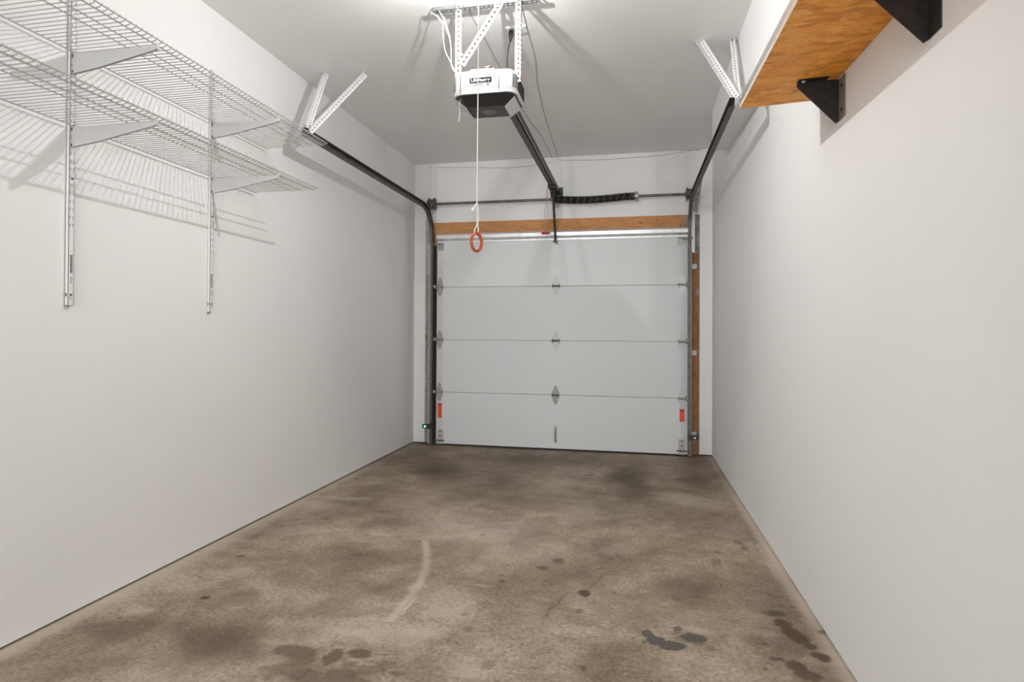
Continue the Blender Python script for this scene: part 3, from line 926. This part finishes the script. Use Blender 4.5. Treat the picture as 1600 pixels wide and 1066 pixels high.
gs = MB(); v = []; n = 9
for r_ in (.055, .057):
    for z_ in (2.620, 2.641):
        v += [(LAMP[0] + r_ * math.sin(a), LAMP[1] + r_ * math.cos(a), z_) for a in [math.radians(-38 + 76 * k / (n - 1)) for k in range(n)]]
f = []
for k in range(n - 1):
    f += [(k, k + 1, n + k + 1, n + k), (2 * n + k, 3 * n + k, 3 * n + k + 1, 2 * n + k + 1), (k, 2 * n + k, 2 * n + k + 1, k + 1), (n + k, n + k + 1, 3 * n + k + 1, 3 * n + k)]
f += [(0, n, 3 * n, 2 * n), (n - 1, 3 * n - 1, 4 * n - 1, 2 * n - 1)]
gs.add(v, f)
for s_ in (-1, 1):
    gs.tube([(LAMP[0] + s_ * .034, LAMP[1] + .044, 2.640), (LAMP[0] + s_ * .030, LAMP[1] + .020, H - .03)], .0012, 6)
gs.build('added_lamp_blocker', GALV, cl, smooth=True)  # made-up plate that keeps the bulb's light off the opener face

# ceiling outlet with plug and cord
co_ = thing('ceiling_outlet', 'white outlet plate on the ceiling behind the opener, cord plugged in', 'outlet', (-.66, 3.43, H))
B((-.703, 3.40, H - .010), (-.585, 3.475, H - .0005)).build('cover_plate', WPAINT, co_, bevel=.002)
pc = thing('power_cord', 'dark power cord hanging from the ceiling outlet to the opener', 'power cord', (-.672, 3.43, H - .02))
MB().tube([(-.672, 3.43, H - .0105), (-.672, 3.43, H - .03), (-.673, 3.425, H - .05), (-.674, 3.42, H - .075)], [.013, .015, .012, .006], 10).build('plug', BLKC, pc, smooth=True)
MB().tube(smoothpath([(-.674, 3.42, H - .07), (-.678, 3.38, H - .14), (-.672, 3.32, H - .24), (-.652, 3.28, 2.50), (-.655, 3.26, 2.462)], 6), .0038, 8).build('cord', BLKC, pc, smooth=True)

# bell wires
g = 'thin grey wires stapled to the ceiling and end wall'
zc = H - .003
w1 = MB().tube(smoothpath([(-.573, 3.205, zc), (-.586, 3.488, zc), (-.597, 3.824, zc), (-.641, 4.223, zc), (-.681, 4.862, zc), (-.699, 5.437, zc), (-.712, D - .03, zc), (-.709, D - .0155, H - .012), (-.691, D - .0145, 2.804), (-.327, D - .0035, 2.791), (.05, D - .0035, 2.796), (.238, D - .0035, 2.803), (.441, D - .0035, 2.822), (.50, D - .0145, 2.827), (.607, D - .0145, 2.829)], 5), .0022, 6).build('bell_wire', WIREG, smooth=True)
tag(w1, 'thin grey wire along the ceiling, turning right above the torsion spring', 'wire', g)
w2 = MB().tube(smoothpath([(-.855, 3.147, zc), (-.844, 3.474, zc), (-.838, 3.889, zc), (-.824, 4.833, zc), (-.785, 5.279, zc), (-.775, 5.861, zc), (-.778, D - .016, H - .005), (-.784, D - .0145, 2.79), (-.853, D - .0035, 2.781), (-1.172, D - .0035, 2.759), (-1.564, D - .0035, 2.779), (-1.899, D - .004, 2.796), (-2.03, D - .0145, 2.805)], 5), .0022, 6).build('bell_wire', WIREG, smooth=True)
tag(w2, 'thin grey wire along the ceiling, turning left across the end wall', 'wire', g)
# white wires at the left of the hanger frame
for i, (pts, lab) in enumerate((([(-1.03, 3.09, H - .04), (-.99, 3.09, 2.765), (-.968, 3.09, 2.735), (-.966, 3.09, 2.70), (-.955, 3.09, 2.60), (-.925, 3.09, 2.53), (-.893, 3.11, 2.462)], 'outer white low-voltage wire left of the opener, with crimp sleeve'),
                                ([(-.985, 3.088, H - .04), (-.955, 3.088, 2.74), (-.93, 3.088, 2.66), (-.921, 3.088, 2.60), (-.915, 3.088, 2.50), (-.880, 3.11, 2.462)], 'inner white low-voltage wire close to the left hanger angle'))):
    t = thing('low_voltage_wire', lab, 'wire', pts[0], 'white wires left of the opener')
    MB().tube(smoothpath(pts, 6), .0022, 6).build('wire', CORD, t, smooth=True)
    a, b = (Vector(pts[1]), Vector(pts[2]))
    MB().tube([a - (b - a) * .3, b], .0046, 8).build('crimp_sleeve', CORD, t, smooth=True)

# ------------------------------------------------------------------ pull cord with orange ring
PX, PY = -.660, 2.62
pcx = thing('pull_cord', 'white pull cord with an orange oval ring hanging in mid room', 'pull cord', (PX, PY, H))
MB().tube([(PX + .004, PY, H - .001), (PX + .002, PY, 2.2), (PX, PY, 1.688)], .0026, 8).build('cord', CORD, pcx, smooth=True)
kn = MB()
kn.tube(smoothpath([(PX + .004, PY, 1.690), (PX - .004, PY - .004, 1.684), (PX - .014, PY, 1.672), (PX - .020, PY, 1.660)], 4), [.0035] * 5 + [.0045] * 4 + [.0062] * 4, 8)
kn.tube(smoothpath([(PX, PY, 1.690), (PX + .003, PY, 1.677), (PX + .0065, PY, 1.655), (PX + .0065, PY, 1.620), (PX + .004, PY, 1.596)], 5), .0026, 8)
kn.tube(smoothpath([(PX, PY, 1.690), (PX - .002, PY + .004, 1.66), (PX - .002, PY + .003, 1.62), (PX + .001, PY, 1.596)], 5), .0016, 6)
kn.build('knotted_loop', CORD, pcx, smooth=True)
kn = MB()
kn.tube(smoothpath([(PX + .003, PY, 1.600), (PX - .003, PY - .004, 1.588), (PX - .010, PY - .004, 1.572), (PX - .004, PY - .008, 1.562), (PX + .002, PY, 1.564)], 5), .0026, 8)
kn.tube(smoothpath([(PX + .002, PY, 1.600), (PX + .006, PY + .003, 1.585), (PX + .006, PY, 1.568)], 5), .0026, 8)
kn.build('lower_knot', CORD, pcx, smooth=True)
n, m_ = 40, 12
v = []; ang = math.radians(56)
for i in range(n):
    a = 2 * math.pi * i / n
    cxr, czr = .0295 * math.cos(a), .0385 * math.sin(a)
    nrm = Vector((math.cos(a), 0, math.sin(a)))
    for k in range(m_):
        b = 2 * math.pi * k / m_
        p = Vector((cxr, 0, czr)) + nrm * (.0062 * math.cos(b)) + Vector((0, .0075 * math.sin(b), 0))
        x_, y_ = p.x * math.cos(ang), p.x * math.sin(ang)
        x_, y_ = x_ - p.y * math.sin(ang), y_ + p.y * math.cos(ang)
        v.append((PX - .001 + x_, PY + y_, 1.524 + p.z))
f = [(i * m_ + k, i * m_ + (k + 1) % m_, ((i + 1) % n) * m_ + (k + 1) % m_, ((i + 1) % n) * m_ + k) for i in range(n) for k in range(m_)]
MB().add(v, f).build('ring_handle', ORANGE, pcx, smooth=True, label='orange plastic oval ring')


# ------------------------------------------------------------------ left wall: standards, brackets, wire shelves
def standard(y, lean, lab):
    zb, zt = 1.232, 2.505 if y > 2.5 else 2.56
    t = thing('shelf_standard', lab, 'shelf upright', (XL, y, zb), 'white slotted shelf standards')
    W, d, th = .025, .016, .0015
    m_ = MB()
    m_.box((XL + .001, y - W / 2, zb), (XL + d, y - W / 2 + th, zt)).box((XL + .001, y + W / 2 - th, zb), (XL + d, y + W / 2, zt))
    m_.box((XL + .001, y - W / 2, zb), (XL + .002, y + W / 2, zt))
    m_.build('side_flanges', WPAINT, t)
    m_ = MB().holed((XL + d, y - W / 2, zb), (0, 0, 1), (0, 1, 0), (-1, 0, 0), zt - zb, W, th, .0318, .0135, .0032, 2, .30, .02)
    m_.build('slotted_face', WPAINT, t)
    B((XL + .003, y - W / 2 + .002, zb + .29), (XL + .004, y + W / 2 - .002, zt - .01)).build('slot_shade_backing', SLOT, t)  # dark sheet put behind the slots for the shade inside
    # printed band near the foot: dense block, barcode, small print
    q = MB(); rr = random.Random(3)
    xf = XL + d + .0004
    for k in range(15):
        z = zb + .128 + k * .0048
        q.box((XL + d, y - .003 - rr.random() * .003, z), (xf, y + .005 + rr.random() * .003, z + .0040))
    for k in range(6):
        z = zb + .088 + k * .0045
        q.box((XL + d, y - .003, z), (xf, y + .005, z + .0022))
    for yy in (-.005, .004):
        for k in range(5):
            q.box((XL + d, y + yy - .0015, zb + .022 + k * .0032), (xf, y + yy + .001, zb + .0238 + k * .0032))
    q.build('print', mat('grey_ink', (.16, .15, .14), .6) if 'grey_ink' not in bpy.data.materials else bpy.data.materials['grey_ink'], t, kind='stuff')
    for z in (zb + .042, zb + .5, zt - .08):
        MB().tube([(XL + d, y, z), (XL + d + .003, y, z)], .0042, 10).build('screw', DRUM, t)
    MB().box((XL + .004, y - W / 2 - .0005, zb + .035), (XL + .010, y - W / 2 + .0005, zb + .048)).build('side_slot', DRUM, t)
    MB().box((XL + .001, y - W / 2, zb - .002), (XL + d - .003, y + W / 2, zb + .001)).build('end_cap', SLOT, t)
    return t


Y1, Y2 = 2.052, 2.893
standard(Y1, 0, 'white slotted shelf standard nearest the camera on the left wall')
standard(Y2, 0, 'white slotted shelf standard farther along the left wall')
ZU, ZL = 2.236, 1.946


def bracket(y, z, lab):
    t = thing('shelf_bracket', lab, 'shelf bracket', (XL + .016, y, z - .08), 'white shelf brackets on the left wall')
    x0, x1 = XL + .0165, XL + .405
    zt = z - .009
    m_ = MB()
    for s in (-1, 1):
        yy = y + s * .0055
        m_.prism([(x0, zt), (x1, zt - .006), (x1, zt - .016), (x1 - .02, zt - .022), (x0 + .12, zt - .066), (x0 + .008, zt - .080), (x0, zt - .080)], 'y', yy - .0006, yy + .0006)
    m_.prism([(x0, zt), (x1, zt - .006), (x1, zt - .0075), (x0, zt - .0015)], 'y', y - .0055, y + .0055)
    m_.build('arm', BRKT, t)
    for dz in (-.010, -.072):
        q = MB()
        q.box((XL + .004, y - .0075, zt + dz - .005), (x0 + .004, y - .0055, zt + dz + .005)).box((XL + .004, y + .0055, zt + dz - .005), (x0 + .004, y + .0075, zt + dz + .005))
        q.box((x0 + .002, y - .0075, zt + dz - .005), (x0 + .004, y + .0075, zt + dz + .005)).build('hook', SLOT, t)
    MB().box((x1 - .012, y - .006, zt - .016), (x1, y + .006, zt + .004)).build('tip', BRKT, t)
    return t


bracket(Y1, ZU, 'upper white bracket on the near standard')
bracket(Y1, ZL, 'lower white bracket on the near standard')
bracket(Y2, ZU, 'upper white bracket on the far standard')
bracket(Y2, ZL, 'lower white bracket on the far standard')


def wire_shelf(z, yend, ystart, lab):
    t = thing('wire_shelf', lab, 'wire shelf', (XL, (ystart + yend) / 2, z), 'white wire shelves')
    xb, xf = XL + .022, XL + .408
    rods = [(xb, z - .004, .0030), (XL + .262, z - .0045, .0026), (XL + .316, z - .0045, .0026), (xf, z - .003, .0030), (xf + .004, z - .027, .0028)]
    # the lip: two rods one above the other at the front edge
    rods = [(xb, z - .0045, .0030), (XL + .262, z - .0045, .0026), (XL + .316, z - .0045, .0026), (xf - .018, z - .0055, .0028), (xf + .005, z + .0055, .0030)]
    for x, zz_, r_ in rods:
        MB().tube([(x, ystart, zz_), (x, yend, zz_)], r_, 8).build('long_rod', WIREP, t, smooth=True)
    y = yend - .004
    proto = None
    base_loc = None
    k = 0
    while y > ystart:
        if proto is None:
            pth = [(xb - .006, y, z - .003), (xb, y, z), (XL + .2, y, z - .0005), (xf - .020, y, z - .001), (xf - .004, y, z + .0005), (xf + .003, y, z + .006), (xf + .007, y, z + .011)]
            proto = MB().tube(pth, .0018, 6).build('cross_wire', WIREP, t, smooth=True)
        else:
            inst(proto, (0, -.0254 * k, 0), t)
        k += 1
        y = yend - .004 - .0254 * k
    return t


wire_shelf(ZU, 3.387, .95, 'upper white wire shelf on the left wall')
wire_shelf(ZL, 3.275, .95, 'lower white wire shelf on the left wall')

# ------------------------------------------------------------------ right wall: strand board shelf on black brackets
sy0, sy1 = .35, 2.660
kx0, kx1 = .421, XR - .001


def zs(x, y):        # underside height: the board dips a little towards the viewer and the room
    return 2.041 + (y - 2.66) * .036 + (x - kx0) / (kx1 - kx0) * .014


os_ = thing('board_shelf', 'strand board shelf with a pale front edge on the right wall', 'shelf', (.57, 1.5, 2.0))


def slab(x0, x1, y0, y1, zlo, zhi):
    v = [(x, y, zs(x, y) + dz) for dz in (zlo, zhi) for x, y in ((x0, y0), (x1, y0), (x1, y1), (x0, y1))]
    return MB().add(v, [(0, 3, 2, 1), (4, 5, 6, 7), (0, 1, 5, 4), (1, 2, 6, 5), (2, 3, 7, 6), (3, 0, 4, 7)])


slab(kx0, kx1, sy0, sy1, 0, .016).build('board', OSB, os_)
slab(kx0 - .0025, kx0 - .0002, sy0, sy1, .0005, .0155).build('front_edge', mat('pale_edge', (.66, .54, .44), .7), os_, label='pale sealed front edge')


def steel_bracket(y, lab):
    t = thing('steel_bracket', lab, 'shelf bracket', (XR, y, 1.9), 'black triangular brackets under the board shelf')
    zt = zs(.65, y) - .0015
    zt0 = zs(.57, y) - .002
    x0, x1 = .578, XR - .004
    MB().prism([(x0, zt0), (x1, zt - .001), (x1, zt - .152), (x1 - .010, zt - .158), (x0 - .002, zt0 - .018), (x0 - .006, zt0 - .008)], 'y', y, y + .004).build('gusset_plate', BLACKM, t)
    fl_ = MB().box((XR - .004, y - .062, zt - .150), (XR - .0005, y + .004, zt - .004))
    fo = fl_.build('wall_flange', mat('bracket_flange', (.24, .21, .18) if y > 2 else (.03, .026, .02), .5, .2), t)
    q = MB()
    for dz in (-.035, -.12):
        q.tube([(XR - .007, y - .032, zt + dz), (XR - .004, y - .032, zt + dz)], .0055, 8)
    q.build('screw', BLACKM, fo)
    v = [(x, yy, zs(x, yy) - dz) for dz in (.0008, .004) for x, yy in ((x0 - .004, y - .030), (x1 - .04, y - .030), (x1 - .04, y + .002), (x0 - .004, y + .002))]
    tf = MB().add(v, [(0, 3, 2, 1), (4, 5, 6, 7), (0, 1, 5, 4), (1, 2, 6, 5), (2, 3, 7, 6), (3, 0, 4, 7)])
    to = tf.build('top_flange', BLACKM, t)
    MB().tube([(x0 + .014, y - .014, zs(x0, y) - .008), (x0 + .014, y - .014, zs(x0, y) - .004)], .007, 6).build('bolt', ZINC, to)
    return t


steel_bracket(2.415, 'black triangular steel bracket under the far end of the board shelf')
steel_bracket(1.728, 'black triangular steel bracket nearer the camera, cut by the frame top')

# ------------------------------------------------------------------ safety sensors
for x0, x1, z, led, lab in ((-2.030, -1.972, .197, TEAL, 'black safety sensor with a green light, left of the door'), (.520, .580, .188, WLED, 'black safety sensor with a white light, right of the door')):
    t = thing('safety_sensor', lab, 'sensor', ((x0 + x1) / 2, 5.93, z))
    MB().box((x0, 5.895, z - .020), (x1, 5.922, z + .020)).build('housing', BLKP, t, bevel=.003)
    xm = (x0 + x1) / 2
    MB().tube([(xm, 5.8945, z), (xm, 5.890, z)], .010 if led is TEAL else .005, 12).build('indicator_light', led, t)
    xa = x1 if x0 < -1 else x0 - .03
    MB().box((xa, 5.905, z - .026), (xa + .03, 5.910, z + .026)).build('mounting_clip', BLKP, t)
